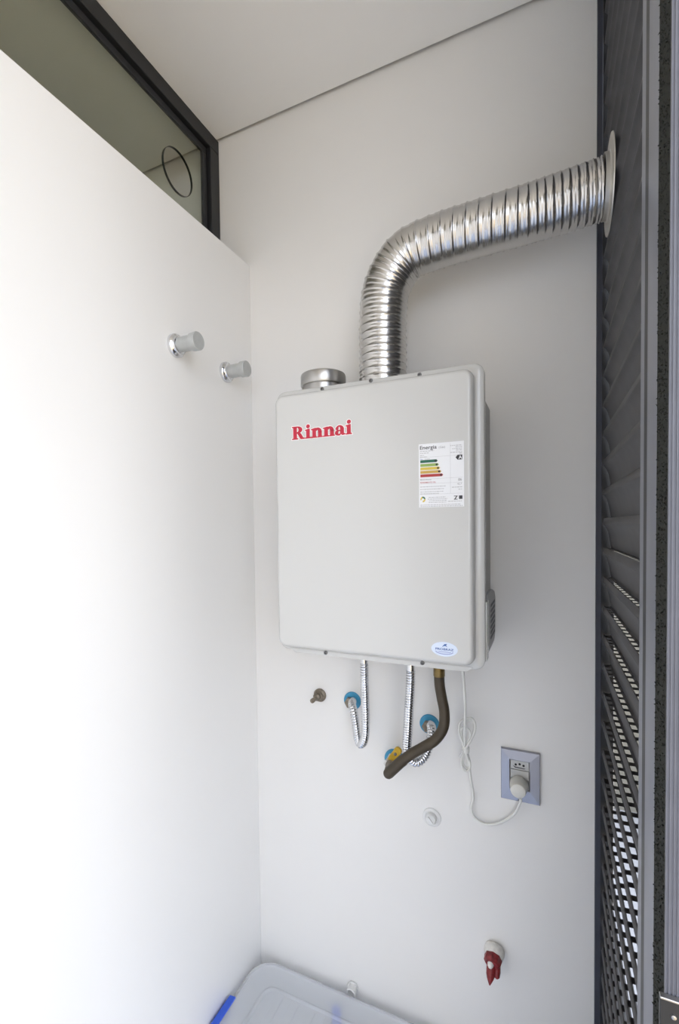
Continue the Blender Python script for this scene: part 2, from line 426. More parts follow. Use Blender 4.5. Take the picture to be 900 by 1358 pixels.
# side cover of the fan box
zb0, zb1 = HZ-.281, HZ-.150
bm = bmesh.new()
pts = [(-.1185, 1.02, zb0+.004), (-.1065, 1.03, zb0+.006), (-.1045, 1.14, zb0+.028), (-.1185, 1.165, zb0+.032)]
def ring_sc(z, inset, xout):
    return [(-.1190, 1.035+inset, z), (xout, 1.035+inset, z), (xout, 1.172-inset, z), (-.1190, 1.172-inset, z)]
lev = [(zb0, .03, -.113), (zb0+.012, .004, -.1085), (zb0+.03, 0, -.1068), (zb1-.02, 0, -.1065), (zb1-.006, .003, -.108), (zb1, .014, -.112)]
rs = [[bm.verts.new(p) for p in ring_sc(*l)] for l in lev]
for a, b in zip(rs, rs[1:]):
    for k in range(4): bm.faces.new((a[k], a[(k+1) % 4], b[(k+1) % 4], b[k]))
bm.faces.new(rs[0]); bm.faces.new(rs[-1])
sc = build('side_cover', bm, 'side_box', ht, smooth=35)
bm = bmesh.new(); box(bm, (-.1185, 1.008, zb0+.002), (-.1075, 1.036, zb1-.008), .002, 2); build('light_edge', bm, 'enamel', sc, smooth=40)
for k in range(7):
    z = zb0+.034+.0115*k
    boxo('vent_slot', (-.1075, 1.07, z), (-.1060, 1.155, z+.006), 'vent_dark', sc)
# air intake collar on top, with a lid
p = at_y(428.5, 508, 1.085); ix, iy = p.x, 1.085
bm = bmesh.new(); lathe(bm, (ix, iy, HZ+.262), (0, 0, 1), [(0, .050), (.075, .050), (.083, .0500), (.083, .046), (.076, .046)], 48); build('intake_collar', bm, 'steel', ht, smooth=40)
bm = bmesh.new(); lathe(bm, (ix, iy, HZ+.345), (0, 0, 1), [(0, .0545), (.003, .0562), (.024, .0562), (.0285, .0545), (.031, .050), (.0315, .045), (.029, .042), (.029, .001)], 48)
build('intake_cap', bm, 'steel', ht, smooth=35)
# pipe sockets under the body
PIPES = [(482.5, 878), (544.5, 884), (582, 890)]
PY_ = 1.085

# ---- lettering and stickers on the front
LY = PY-.0003
def poly(bm, pts, y, d=0.0, mi=0, x0=0, z0=0, s=1):
    n = len(pts); A = sum(pts[i][0]*pts[(i+1) % n][1]-pts[(i+1) % n][0]*pts[i][1] for i in range(n))
    if A < 0: pts = pts[::-1]
    if d:
        q = []
        for i in range(n):
            a, b, c = Vector(pts[i-1]), Vector(pts[i]), Vector(pts[(i+1) % n])
            e, f = (b-a), (c-b)
            if e.length < 1e-9 or f.length < 1e-9: q.append(tuple(b)); continue
            n1 = Vector((e.y, -e.x)).normalized(); n2 = Vector((f.y, -f.x)).normalized(); m = n1+n2
            if m.length < .3: m = n1
            m = m.normalized(); k = min(1.6, 1/max(.3, m.dot(n1))); b2 = b+m*d*k; q.append((b2.x, b2.y))
        pts = q
    vs = [bm.verts.new((x0+p_[0]*s, y, z0+p_[1]*s)) for p_ in pts]
    f = bm.faces.new(vs[::-1]); f.material_index = mi; f.normal_update()
    if f.normal.y > 0: f.normal_flip()
def arc(cx, cz, rx, rz, a0, a1, n=14): return [(cx+rx*math.cos(math.radians(a0+(a1-a0)*k/n)), cz+rz*math.sin(math.radians(a0+(a1-a0)*k/n))) for k in range(n+1)]
def band_(outer, inner): return [[outer[k], outer[k+1], inner[k+1], inner[k]] for k in range(len(outer)-1)]
def R(x0, x1, z0, z1): return [(x0, z0), (x1, z0), (x1, z1), (x0, z1)]
def L_i(dot=True):
    P = [R(.11, .41, 0, .68), R(0, .50, 0, .075), [(0, .60), (.12, .60), (.41, .62), (.41, .73), (.30, .73), (0, .66)]]
    if dot: P.append(arc(.27, .925, .155, .145, 0, 360, 20)[:-1])
    return P
def L_n():
    P = L_i(False)
    P += band_(arc(.56, .42, .34, .32, 0, 150), arc(.53, .42, .065, .17, 0, 150))
    P += [R(.595, .90, 0, .44), R(.54, .97, 0, .075)]
    return P
def L_R():
    P = [R(.11, .42, 0, 1), R(0, .53, 0, .08), R(0, .45, .92, 1)]
    P += band_(arc(.48, .73, .42, .27, -90, 90), arc(.44, .735, .14, .185, -90, 90)) + [R(.40, .48, .92, 1), R(.40, .50, .46, .55)]
    P += [[(.44, .50), (.66, .50), (.80, .40), (.98, .10), (1.10, .09), (1.10, .0), (.78, .0), (.70, .06)]]
    return P
def L_a():
    P = [R(.43, .72, .08, .50)]
    P += band_(arc(.38, .44, .34, .30, 0, 165), arc(.35, .46, .08, .19, 0, 165))
    P += [arc(.16, .50, .12, .10, 0, 360, 16)[:-1]]
    P += band_(arc(.29, .19, .29, .21, 60, 300), arc(.36, .19, .10, .13, 60, 300))
    P += [[(.40, .33), (.46, .44), (.46, .36), (.40, .27)], [(.30, .0), (.45, .06), (.45, .16), (.32, .08)], [(.44, .12), (.60, -.01), (.80, .02), (.84, .09), (.70, .13)]]
    return P
lg0 = at_y(387.5, 583.5, PY); lg1 = at_y(466.5, 575.5, PY)
letters = [(L_R(), 1.10), (L_i(), .50), (L_n(), .97), (L_n(), .97), (L_a(), .82), (L_i(), .50)]
gap = .035; tw = sum(w for _, w in letters)+gap*5
sc_ = (lg1.x-lg0.x)/tw
logo = None
for li, y, d in (('logo_outline', LY, .062), ('logo_letter', LY-.0004, 0)):
    x = lg0.x
    if li == 'logo_outline':
        bm = bmesh.new()
        for P, w in letters:
            for k, q in enumerate(P): poly(bm, q, y-.00002*(k % 7), d, 0, x, lg0.z, sc_)
            x += (w+gap)*sc_
        logo = build('logo_outline', bm, 'logo_white', ht, normals=False)
    else:
        for P, w in letters:
            bm = bmesh.new()
            for k, q in enumerate(P): poly(bm, q, y-.00001*(k % 7), .012, 0, x, lg0.z, sc_)
            build('logo_letter', bm, 'logo_red', ht, normals=False, label='red letter'); x += (w+gap)*sc_
def text(name, s, x, z, h, y, m, parent, align='LEFT', bold=0.0, w=None):
    cu = bpy.data.curves.new(name, 'FONT'); cu.body = s; cu.size = 1; cu.align_x = align; cu.offset = bold
    to = bpy.data.objects.new(name, cu); COL.objects.link(to)
    dg = bpy.context.evaluated_depsgraph_get(); me = bpy.data.meshes.new_from_object(to.evaluated_get(dg))
    bpy.data.objects.remove(to)
    k = h/.72; xs_ = [v.co.x for v in me.vertices]; kx = k if w is None else w/max(1e-6, max(xs_)-min(xs_))
    off = wo(parent)
    for v in me.vertices: v.co = Vector((x+v.co.x*kx, y, z+v.co.y*k))-off
    me.materials.clear(); me.materials.append(M[m])
    o = bpy.data.objects.new(name, me); COL.objects.link(o); o.parent = parent; OFF[o.name] = off; return o
# energy label
a = at_y(555, 589.5, PY); b = at_y(615.3, 671.5, PY)
ex0, ex1, ez1, ez0 = a.x, b.x, a.z, b.z
EW, EH = ex1-ex0, ez1-ez0
bm = bmesh.new(); box(bm, (ex0, LY-.0002, ez0), (ex1, PY+.0002, ez1)); lab = build('energy_label', bm, 'paper', ht, label='white energy rating sticker with coloured bars')
def ez(v): return ez1-EH*v
def ex(v): return ex0+EW*v
Y1 = LY-.0004
for k, (v, L, m) in enumerate(((.275, .43, 'e1'), (.335, .455, 'e2'), (.39, .485, 'e3'), (.445, .51, 'e4'), (.50, .55, 'e5'))):
    bm = bmesh.new(); hh = .022
    poly(bm, [(ex(.035), ez(v+hh)), (ex(L-.03), ez(v+hh)), (ex(L), ez(v)), (ex(L-.03), ez(v-hh)), (ex(.035), ez(v-hh))], Y1)
    bar = build('rating_bar', bm, m, lab, normals=False)
    bm = bmesh.new(); poly(bm, arc(ex(L-.05), ez(v), EW*.025, EH*.015, 0, 360, 12)[:-1], Y1-.0002); build('rating_mark', bm, 'ink', lab, normals=False)
def lines(name, rects, m):
    bm = bmesh.new()
    for u0, u1, v, h in rects: poly(bm, R(ex(u0), ex(u1), ez(v+h), ez(v-h)), Y1)
    return build(name, bm, m, lab, normals=False)
for v_ in (.212, .553, .628, .795): lines('ruling', [(.02, .97, v_, .0016)], 'ink_pale')
bm = bmesh.new(); poly(bm, R(ex(.705), ex(.71), ez(.79), ez(.02)), Y1); build('ruling', bm, 'ink_pale', lab, normals=False)
rl = random.Random(5)
def scribble(rects):
    out = []
    for u0, u1, v in rects:
        u = u0
        while u < u1:
            w = rl.uniform(.02, .06); out.append((u, min(u+w, u1), v, .006)); u += w+.012
    return out
tag(lines('small_print', scribble([(.03, .35, .115), (.03, .24, .145), (.03, .12, .18), (.03, .19, .205), (.71, .96, .06), (.82, .96, .085), (.75, .96, .11), (.83, .96, .135), (.71, .96, .165), (.9, .96, .185)]), 'ink_pale'), kind='stuff')
tag(lines('small_print', scribble([(.03, .60, .675), (.03, .56, .715), (.03, .55, .755), (.03, .45, .785), (.22, .60, .845), (.20, .64, .872), (.23, .62, .898), (.22, .62, .925), (.65, .95, .915), (.03, .93, .962), (.03, .97, .985), (.74, .96, .70), (.88, .96, .735)]), 'ink_pale'), kind='stuff')
text('label_text', 'Energia', ex(.02), ez(.085), EH*.058, Y1, 'ink', lab, bold=.012, w=EW*.38)
text('label_text', '(Gás)', ex(.45), ez(.085), EH*.032, Y1, 'ink_grey', lab, w=EW*.14)
text('label_text', 'Mais', ex(.03), ez(.247), EH*.018, Y1, 'oval_ink', lab)
text('label_text', 'eficiente', ex(.13), ez(.247), EH*.018, Y1, 'ink_grey', lab)
text('label_text', 'Menos eficiente', ex(.03), ez(.572), EH*.020, Y1, 'ink_grey', lab, bold=.01)
text('label_text', 'RENDIMENTO (%)', ex(.03), ez(.618), EH*.022, Y1, 'e5', lab, bold=.01)
text('label_text', '86', ex(.955), ez(.605), EH*.040, Y1, 'ink_grey', lab, 'RIGHT', bold=.01)
text('label_text', '42,7', ex(.955), ez(.665), EH*.030, Y1, 'ink_grey', lab, 'RIGHT')
bm = bmesh.new(); v = .245
poly(bm, [(ex(.82), ez(v)), (ex(.865), ez(v+.038)), (ex(.965), ez(v+.038)), (ex(.965), ez(v-.038)), (ex(.865), ez(v-.038))], Y1); build('rating_arrow', bm, 'ink', lab, normals=False)
text('label_text', 'A', ex(.885), ez(v+.028), EH*.055, Y1-.0003, 'paper', lab, bold=.02)
bm = bmesh.new(); c_ = (ex(.09), ez(.872))
for q in band_(arc(*c_, EW*.058, EH*.045, -100, 200, 20), arc(*c_, EW*.028, EH*.02, -100, 200, 20)): poly(bm, q, Y1)
for i, f in enumerate(bm.faces): f.material_index = 0 if 6 < i < 14 else 1
build('emblem', bm, ['e1', 'e3'], lab, normals=False)
bm = bmesh.new(); poly(bm, R(ex(.89), ex(.965), ez(.885), ez(.83)), Y1); build('emblem', bm, 'ink', lab, normals=False)
bm = bmesh.new()
for q in (R(ex(.78), ex(.86), ez(.842), ez(.832)), R(ex(.78), ex(.86), ez(.892), ez(.882)), [(ex(.83), ez(.842)), (ex(.855), ez(.842)), (ex(.815), ez(.882)), (ex(.79), ez(.882))]): poly(bm, q, Y1)
build('emblem', bm, 'ink', lab, normals=False)
# oval sticker
c_ = at_y(589, 861, PY); orx, orz = .0262, .0148
bm = bmesh.new(); lathe(bm, (0, 0, 0), (0, -1, 0), [(0, 1), (.0006, 1)], 48)
for v in bm.verts: v.co = Vector((c_.x+v.co.x*orx, PY+.0002+v.co.y, c_.z+v.co.z*orz))
ov = build('oval_sticker', bm, 'oval', ht, label='pale blue oval installer sticker')
text('sticker_text', 'PROBRAZ', c_.x-.018, c_.z-.0020, .0042, PY-.0008, 'oval_ink', ov, bold=.02, w=.036)
bm = bmesh.new()
poly(bm, [(c_.x-.005, c_.z+.0045), (c_.x+.0005, c_.z+.0105), (c_.x+.0055, c_.z+.0112), (c_.x+.0035, c_.z+.008), (c_.x+.0062, c_.z+.0045), (c_.x+.0015, c_.z+.0072)], PY-.0008); build('sticker_emblem', bm, 'oval_ink', ov, normals=False)
bm = bmesh.new()
for q in band_(arc(c_.x, c_.z-.0035, .0185, .0072, 190, 350, 20), arc(c_.x, c_.z-.0035, .0168, .0055, 190, 350, 20)): poly(bm, q, PY-.0008)
poly(bm, R(c_.x-.012, c_.x+.013, c_.z-.0060, c_.z-.0048), PY-.0008); build('sticker_line', bm, 'oval_light', ov, normals=False)

# ================================================================== flue duct
DY = 1.08
pts = [at_y(507.5, 520, DY), at_y(507.5, 470, DY), at_y(507.5, 425, DY), at_y(513, 382, DY)+Vector((-.001, 0, 0)), at_y(536, 342, DY), at_y(577, 321.5, DY), at_y(640, 302, DY), at_y(700, 284, DY), at_y(760, 264.5, DY), Vector((.107, DY, CAMZ+.640))]
pts[0].z = CAMZ+.272
path, L = resample(catmull(pts, 14), .00165)
flue = thing('flue_duct', tuple(path[0]), 'silver corrugated flexible aluminium flue running from the heater to the louvre', 'duct')
RD = .0535
def dphase():
    """number of turns up to s: tight in the riser and bend, stretched along the run, tight again at the flange"""
    S_ = np.linspace(0, L*1.01, 900); f = S_/L
    p = np.interp(f, [0, .22, .30, .42, .52, .76, .83, 1.01], [.0165, .0165, .019, .022, .0255, .0255, .0145, .0135])
    return S_, np.concatenate([[0], np.cumsum(np.diff(S_)/p[:-1])])
SP, PH = dphase()
def drad(s, tot, th):
    # spiral-wound strip: fine ribs on each turn with a raised folded seam
    u = (float(np.interp(s, SP, PH)) + th/(2*math.pi)) % 1.0
    seam = math.exp(-((u-.5)/.085)**2)*.0019
    ribs = .00020*math.cos(2*math.pi*u*4)
    step = .0012*(u-.5) if abs(u-.5) > .1 else 0
    return RD+seam+ribs-step
bm = sweep(bmesh.new(), path, drad, seg=56, cap=True); build('corrugated_hose', bm, 'duct', flue, smooth=75)
fc = Vector((XS-.0035, DY-.003, CAMZ+.640))
bm = bmesh.new(); lathe(bm, fc+Vector((-.020, 0, 0)), (1, 0, 0), [(.012, RD+.0005), (.012, RD+.0030), (.0185, RD+.0030), (.0208, RD+.005), (.0215, .084), (.0230, .0845), (.0232, .083), (.0232, .04)], 64, cap=False)
build('wall_flange', bm, 'flange', flue, smooth=30, label='round flange plate against the louvre')
bm = bmesh.new(); lathe(bm, (path[0].x, DY, HZ+.2685), (0, 0, 1), [(0, .062), (.004, .062), (.005, .056), (.012, .0555)], 40, cap=False); build('base_collar', bm, 'flange', flue, smooth=40)

# ================================================================== hoses under the heater
def corr(r, pitch, amp, plain=0.0):
    def f(s, tot, th):
        if s < plain: return r*.93
        return r*(1-amp)+r*amp*2*abs(math.sin(math.pi*s/pitch))**.7
    return f
def hexnut(bm, o, d, r, h):
    lathe(bm, o, d, [(0, r*.9), (h*.12, r), (h*.88, r), (h, r*.9)], 6); return bm
def hose(name, label, cat, pix, Ys, r, pitch, amp, plain, rosette, group=None):
    pts = [at_y(x, y, Y) for (x, y), Y in zip(pix, Ys)]
    top = pts[0].copy(); top.z = HZ-.2995; pts[0] = top
    path, L = resample(catmull(pts, 14), .0009)
    root = thing(name, tuple(pts[-1]), label, cat, group)
    build('hose', sweep(bmesh.new(), path, corr(r, pitch, amp, plain), seg=20), 'chrome', root, smooth=70)
    bm = bmesh.new(); hexnut(bm, top+Vector((0, 0, -.0085)), (0, 0, 1), r*1.5, .0083); build('nut', bm, 'chrome', root)
    return root, path
# hose 1
hs1, pth = hose('connecting_hose', 'short looped chrome water hose running to the wall outlet beside the capped brass valve', 'hose',
    [(482.5, 876), (483, 900), (484, 930), (484.6, 960), (483.2, 979), (478.5, 987), (474.0, 979), (471.6, 962), (468.8, 944), (466.5, 934), (467.5, 930)],
    [1.085, 1.085, 1.088, 1.092, 1.098, 1.108, 1.120, 1.130, 1.142, 1.160, 1.186], .0098, .0062, .10, .036, None)
hs2, pth2 = hose('connecting_hose', 'longer chrome water hose crossing the brown rubber gas hose', 'hose',
    [(544.5, 882), (544, 905), (542, 940), (540.5, 970), (539.5, 992), (542.5, 1005), (552, 1011), (562, 1004), (568.5, 990), (571.5, 975), (572, 965), (570.5, 961)],
    [1.085, 1.085, 1.085, 1.088, 1.092, 1.100, 1.110, 1.122, 1.135, 1.148, 1.165, 1.188], .0102, .0062, .10, .040, None)
def rosette(px, py, r, label, cut=True):
    c = at_y(px, py, YB)
    root = thing('pipe_outlet', (c.x, YB, c.z-r), label, 'pipe outlet')
    bm = bmesh.new(); lathe(bm, (c.x, YB-.0003, c.z), (0, -1, 0), [(0, r), (.003, r), (.006, r*.93), (.0075, r*.6), (.0075, .012)], 40); build('rosette', bm, 'blue', root, smooth=40, label='blue plastic rosette')
    bm = bmesh.new(); lathe(bm, (c.x, YB-.004, c.z), (0, -1, 0), [(0, .0115), (.012, .0115)], 24); hexnut(bm, (c.x, YB-.0125, c.z), (0, -1, 0), .0155, .011); build('nut', bm, 'old_brass', root)
    return root
rosette(467.5, 929, .0245, 'blue plastic ringed water outlet on the wall feeding the short chrome hose')
rosette(569.5, 960, .0250, 'blue plastic ringed water outlet on the wall half hidden by the rubber gas hose')

# ---- gas hose
gp = [(582, 886), (582.5, 905), (585.5, 925), (589, 945), (587.5, 965), (577, 981), (561, 991), (546, 999.5), (533, 1009), (521, 1020), (511.5, 1029)]
gy = [1.085, 1.085, 1.083, 1.078, 1.072, 1.066, 1.060, 1.056, 1.056, 1.060, 1.068]
pts = [at_y(x, y, Y) for (x, y), Y in zip(gp, gy)]; pts[0].z = HZ-.2995
ghs = thing('gas_hose', tuple(pts[-1]), 'brown rubber gas hose with brass fitting bending down to the yellow handled valve', 'hose')
path, L = resample(catmull(pts, 14), .004)
def grad(s, tot, th):
    e = tot-s
    if e < .012: return .0123*math.sqrt(max(.02, 1-(1-e/.012)**2))
    return .0116 if s < tot-.075 else .0126
build('rubber_hose', sweep(bmesh.new(), path[4:], grad, seg=24), 'rubber', ghs, smooth=60)
t0 = pts[0]; td = (path[6]-path[0]).normalized()
bm = bmesh.new(); hexnut(bm, t0, (0, 0, -1), .0155, .013); fit = build('brass_nut', bm, 'brass', ghs)
bm = bmesh.new(); lathe(bm, t0+Vector((0, 0, -.0135)), td, [(0, .010), (.005, .0098), (.007, .0125), (.030, .0128), (.032, .0115)], 24); build('brass_collar', bm, 'brass', ghs, smooth=40)
# gas cock on the wall
gc = at_y(521, 1004, YB)
gv = thing('gas_valve', (gc.x, YB, gc.z-.03), 'gas shut-off valve with yellow handle and blue wall ring', 'valve')
bm = bmesh.new(); lathe(bm, (gc.x+.004, YB-.0003, gc.z-.004), (0, -1, 0), [(0, .0265), (.003, .0265), (.006, .025), (.0075, .016)], 40); build('rosette', bm, 'blue', gv, smooth=40, label='blue wall ring')
a = Vector((gc.x+.003, YB-.004, gc.z-.004)); e = path[-1]+Vector((.004, .014, .006)); mid = a.lerp(e, .5)+Vector((0, -.012, .006))
pp, _ = resample(catmull([a, a+Vector((0, -.03, 0)), mid, e], 10), .004)
build('valve_body', sweep(bmesh.new(), pp, lambda s, t, th: .0095 if int(s/.018) % 2 else .0115, seg=16), 'old_brass', gv, smooth=40)
hp = at_y(524.5, 999.5, YB-.05)
bm = bmesh.new(); lathe(bm, hp+Vector((0, .03, -.006)), (0, -1, .1), [(0, .008), (.022, .008), (.024, .006)], 18); build('stem', bm, 'tape', gv, smooth=40)
bm = bmesh.new()
hd = Vector((.55, 0, .83)); hn = Vector((.83, 0, -.55)); pl = []
for t, w in ((-.026, .004), (-.022, .0085), (-.010, .0098), (.003, .0088), (.014, .0098), (.020, .0075), (.022, .003)): pl.append((t, w))
P = [hp+hd*t+hn*w for t, w in pl]+[hp+hd*t-hn*w for t, w in pl[::-1]]
prism(bm, P, (0, -.007, 0)); bmesh.ops.bevel(bm, geom=bm.edges[:], offset=.0015, segments=2, affect='EDGES'); build('handle', bm, 'yellow', gv, smooth=45, label='yellow lever handle')
bm = bmesh.new(); lathe(bm, hp+Vector((.001, -.006, .002)), (0, -1, 0), [(0, .0042), (.003, .0038), (.0035, .001)], 14); build('screw', bm, 'screw', gv, smooth=40)
bm = bmesh.new(); w0 = at_y(514, 1012, YB-.05)
lathe(bm, w0+Vector((0, .03, .004)), (0, -1, -.15), [(0, .0085), (.022, .0085), (.026, .0105), (.034, .0105)], 6); build('white_joint', bm, 'tape', gv)

# ---- capped brass valve
c = at_y(424.5, 921.5, YB)
cv = thing('capped_valve', (c.x, YB, c.z-.02), 'small dull brass plugged fitting with square key on the bare wall', 'fitting')
bm = bmesh.new(); lathe(bm, (c.x, YB-.0003, c.z), (0, -1, 0), [(0, .0185), (.004, .0185), (.006, .0165), (.008, .0135)], 32); build('escutcheon', bm, 'old_brass', cv, smooth=40)
bm = bmesh.new(); hexnut(bm, (c.x, YB-.007, c.z), (0, -1, 0), .0150, .010); build('nut', bm, 'old_brass', cv)
bm = bmesh.new(); lathe(bm, (c.x, YB-.016, c.z), (0, -1, 0), [(0, .010), (.008, .0098), (.010, .0075), (.012, .0055), (.028, .0055), (.029, .0065), (.036, .0063), (.038, .004)], 20); build('spindle', bm, 'old_brass', cv, smooth=40)

# ================================================================== electrical outlet, cord and plug
o00, o10 = at_y(664.2, 989.5, YB), at_y(716, 997, YB); o01 = at_y(664.2, 1055.8, YB)
ox0, ox1, oz1, oz0 = o00.x, o10.x, o00.z, o01.z
pl_ = thing('wall_outlet', ((ox0+ox1)/2, YB, oz0), 'satin silver wall outlet plate with two socket modules', 'outlet')
W, H = ox1-ox0, oz1-oz0
wx0, wx1, wz0, wz1 = ox0+W*.235, ox1-W*.265, oz0+H*.245, oz1-H*.20
bm = bmesh.new()
def rq(x0, x1, z0, z1, y): return [bm.verts.new(p) for p in ((x0, y, z0), (x1, y, z0), (x1, y, z1), (x0, y, z1))]
rr = [rq(ox0, ox1, oz0, oz1, YB-.0003), rq(ox0, ox1, oz0, oz1, YB-.006), rq(ox0+.0015, ox1-.0015, oz0+.0015, oz1-.0015, YB-.008), rq(wx0-.0015, wx1+.0015, wz0-.0015, wz1+.0015, YB-.0095), rq(wx0, wx1, wz0, wz1, YB-.0085), rq(wx0, wx1, wz0, wz1, YB-.001)]
for a, b in zip(rr, rr[1:]):
    for k in range(4): bm.faces.new((a[k], a[(k+1) % 4], b[(k+1) % 4], b[k]))
build('plate', bm, 'plate', pl_)
wh = wz1-wz0
mods = []
for k, (v0, v1, nm) in enumerate(((0, .325, 'socket_module'), (.335, .655, 'blank_module'), (.665, 1, 'socket_module'))):
    bm = bmesh.new(); box(bm, (wx0+.0012, YB-.0065, wz1-wh*v1+.0004), (wx1-.0012, YB-.001, wz1-wh*v0-.0004), .0008, 1)
    mods.append(build(nm, bm, 'module', pl_))
cx_ = (wx0+wx1)/2; cz_ = wz1-wh*.165; hw = (wx1-wx0)*.40
bm = bmesh.new(); hx = [(cx_-hw, cz_), (cx_-hw*.62, cz_-wh*.115), (cx_+hw*.62, cz_-wh*.115), (cx_+hw, cz_), (cx_+hw*.62, cz_+wh*.115), (cx_-hw*.62, cz_+wh*.115)]
a = [bm.verts.new((x, YB-.0067, z)) for x, z in hx]; b = [bm.verts.new((cx_+(x-cx_)*.93, YB-.0030, cz_+(z-cz_)*.9)) for x, z in hx]
a2 = [bm.verts.new((cx_+(x-cx_)*1.08, YB-.0067, cz_+(z-cz_)*1.12)) for x, z in hx]
for k in range(6): bm.faces.new((a[k], a[(k+1) % 6], b[(k+1) % 6], b[k])); bm.faces.new((a2[k], a2[(k+1) % 6], a[(k+1) % 6], a[k]))
build('recess_rim', bm, 'module', mods[0])
for dx, dz in ((-.5, .012), (0, .045), (.5, .012)):
    bm = bmesh.new(); lathe(bm, (cx_+hw*dx, YB-.0064, cz_+wh*dz), (0, -1, 0), [(0, .0026), (.0006, .0026)], 14); build('pin_hole', bm, 'hole', mods[0])
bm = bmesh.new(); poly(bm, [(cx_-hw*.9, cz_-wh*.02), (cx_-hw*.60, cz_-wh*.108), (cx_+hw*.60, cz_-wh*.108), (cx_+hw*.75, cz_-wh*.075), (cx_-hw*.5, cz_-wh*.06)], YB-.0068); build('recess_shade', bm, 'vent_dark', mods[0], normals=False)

# cord
cy0 = 1.10
cpix = [(613, 884, 1.09), (614.2, 900, 1.09), (616, 925, 1.10), (616.2, 950, 1.11), (615.8, 975, 1.13), (616, 993, 1.150)]
down = [(617, 996, 1.15), (620, 1008, 1.156), (622.5, 1022, 1.165), (625, 1040, 1.18), (627.3, 1058, 1.188), (624.5, 1072, 1.19), (629, 1084, 1.19), (642, 1092.5, 1.19), (658, 1092.5, 1.19), (673, 1086, 1.188), (684, 1076, 1.182), (689.5, 1064, 1.170), (690, 1059, 1.165)]
crd = thing('power_cord', tuple(at_y(617, 996, 1.15)), 'white power cord with a tied bundle plugged into the wall outlet', 'power cord')
def cordpart(name, pp, r=.0031):
    P = [at_y(*q) for q in pp]; path, L = resample(catmull(P, 10), .004)
    return build(name, sweep(bmesh.new(), path, r, seg=10), 'cable', crd, smooth=60)
cordpart('cable', cpix); cordpart('cable', down)
loops = [
 [(616, 993), (612, 982), (608.3, 971), (609, 960), (614, 954.5), (620, 952.5), (626, 953), (629.8, 961), (628, 973), (622, 985), (617, 993)],
 [(616, 992), (613.5, 981), (611, 970), (612.5, 965.5), (616.5, 965), (621, 967.5), (623.5, 973.5), (621, 982), (617, 992)],
 [(617, 993), (623, 982), (628, 970), (628.5, 960), (624, 954.5), (619, 956)],
 [(616, 994), (612.5, 1004), (611.5, 1013), (614, 1020), (618, 1022.5), (622, 1020), (622.8, 1013), (620, 1004), (617.5, 995)],
 [(616.5, 995), (614, 1005), (613.5, 1012), (616, 1017), (620.5, 1018.5), (622.8, 1012), (620.5, 1003), (618, 995)],
]
for k, lp in enumerate(loops):
    n = len(lp); cordpart('cable_loop', [(x, y, 1.150+.004*math.sin(2*math.pi*i/n+k)+.004*(k-2)) for i, (x, y) in enumerate(lp)], .0028)
tc_ = at_y(617, 994, 1.150)
bm = bmesh.new(); lathe(bm, tc_+Vector((0, 0, -.007)), (0.05, 0, 1), [(0, .0075), (.002, .0088), (.013, .0088), (.015, .0075)], 16); tie = build('cable_tie', bm, 'cable', crd, smooth=50)
tl, _ = resample(catmull([tc_+Vector((-.006, -.006, 0)), at_y(612.5, 998, 1.14), at_y(609, 1004, 1.138)], 6), .002); build('tie_tail', sweep(bmesh.new(), tl, .0024, seg=8), 'white_plastic', tie, smooth=50)
pc = at_y(688.5, 1047, YB-.035)
pz = wz1-wh*.80
bm = bmesh.new(); pcx = (wx0+wx1)/2-.001; pdir = Vector((-.02, -1, -.05))
lathe(bm, (pcx, YB-.007, pz), pdir, [(0, .0190), (.004, .0202), (.012, .0200), (.020, .0180), (.030, .0172), (.034, .0160), (.0355, .0135)], 32)
plg = build('plug', bm, 'plug', crd, smooth=35, label='round cream plug')
P0 = Vector((pcx, YB-.027, pz-.014)); P1 = at_y(690, 1059, 1.165)
bm = bmesh.new(); d_ = (P1-P0); lathe(bm, P0, d_, [(0, .0062), (d_.length*.5, .0058), (d_.length*.55, .0046), (d_.length*.75, .0052), (d_.length, .0036)], 16); build('strain_relief', bm, 'white_plastic', plg, smooth=40)

# ================================================================== other wall fittings
c = at_y(572.5, 1083.5, YB)
dr = thing('wall_plug', (c.x, YB, c.z-.024), 'round white plastic plug set in the wall below the hoses', 'pipe plug')
bm = bmesh.new(); lathe(bm, (c.x, YB-.0002, c.z), (0, -1, 0), [(0, .0235), (.0015, .0235), (.003, .0215), (.003, .0170), (.001, .0160)], 40); build('ring', bm, 'white_plastic', dr, smooth=35)
bm = bmesh.new(); lathe(bm, (c.x-.001, YB-.0006, c.z-.001), (0, -1, 0), [(0, .0145), (.010, .0135), (.0125, .0115), (.0125, .001)], 32); build('cap', bm, 'white_plastic', dr, smooth=35)
bm = bmesh.new()
q = [Vector((c.x-.001, YB-.013, c.z-.001))+Vector(v) for v in ((-.0075, 0, .0065), (-.0045, 0, .0085), (.0075, 0, -.0065), (.0045, 0, -.0085))]
prism(bm, q, (0, -.004, 0)); build('grip', bm, 'white_plastic', dr)

c = at_y(655, 1260, YB)
rv = thing('plugged_pipe', (c.x, YB, c.z-.045), 'red plugged pipe stub wrapped in white sealant tape low on the wall', 'pipe plug')
dd = Vector((-.10, -1, -.30)).normalized()
bm = bmesh.new(); lathe(bm, (c.x+.002, YB-.0003, c.z+.006), dd, [(0, .0215), (.004, .0235), (.012, .0230), (.018, .0205), (.022, .0190), (.026, .016)], 28)
rn = random.Random(3)
for v in bm.verts: v.co += Vector((rn.uniform(-1, 1), 0, rn.uniform(-1, 1)))*.0009
build('taped_collar', bm, 'tape', rv, smooth=60)
b0 = Vector((c.x+.002, YB-.0003, c.z+.006))+dd*.022
bm = bmesh.new(); lathe(bm, b0, dd, [(0, .0200), (.006, .0205), (.012, .019), (.018, .0150)], 8)
for v in bm.verts: v.co += Vector((rn.uniform(-1, 1), 0, rn.uniform(-1, 1)))*.0012
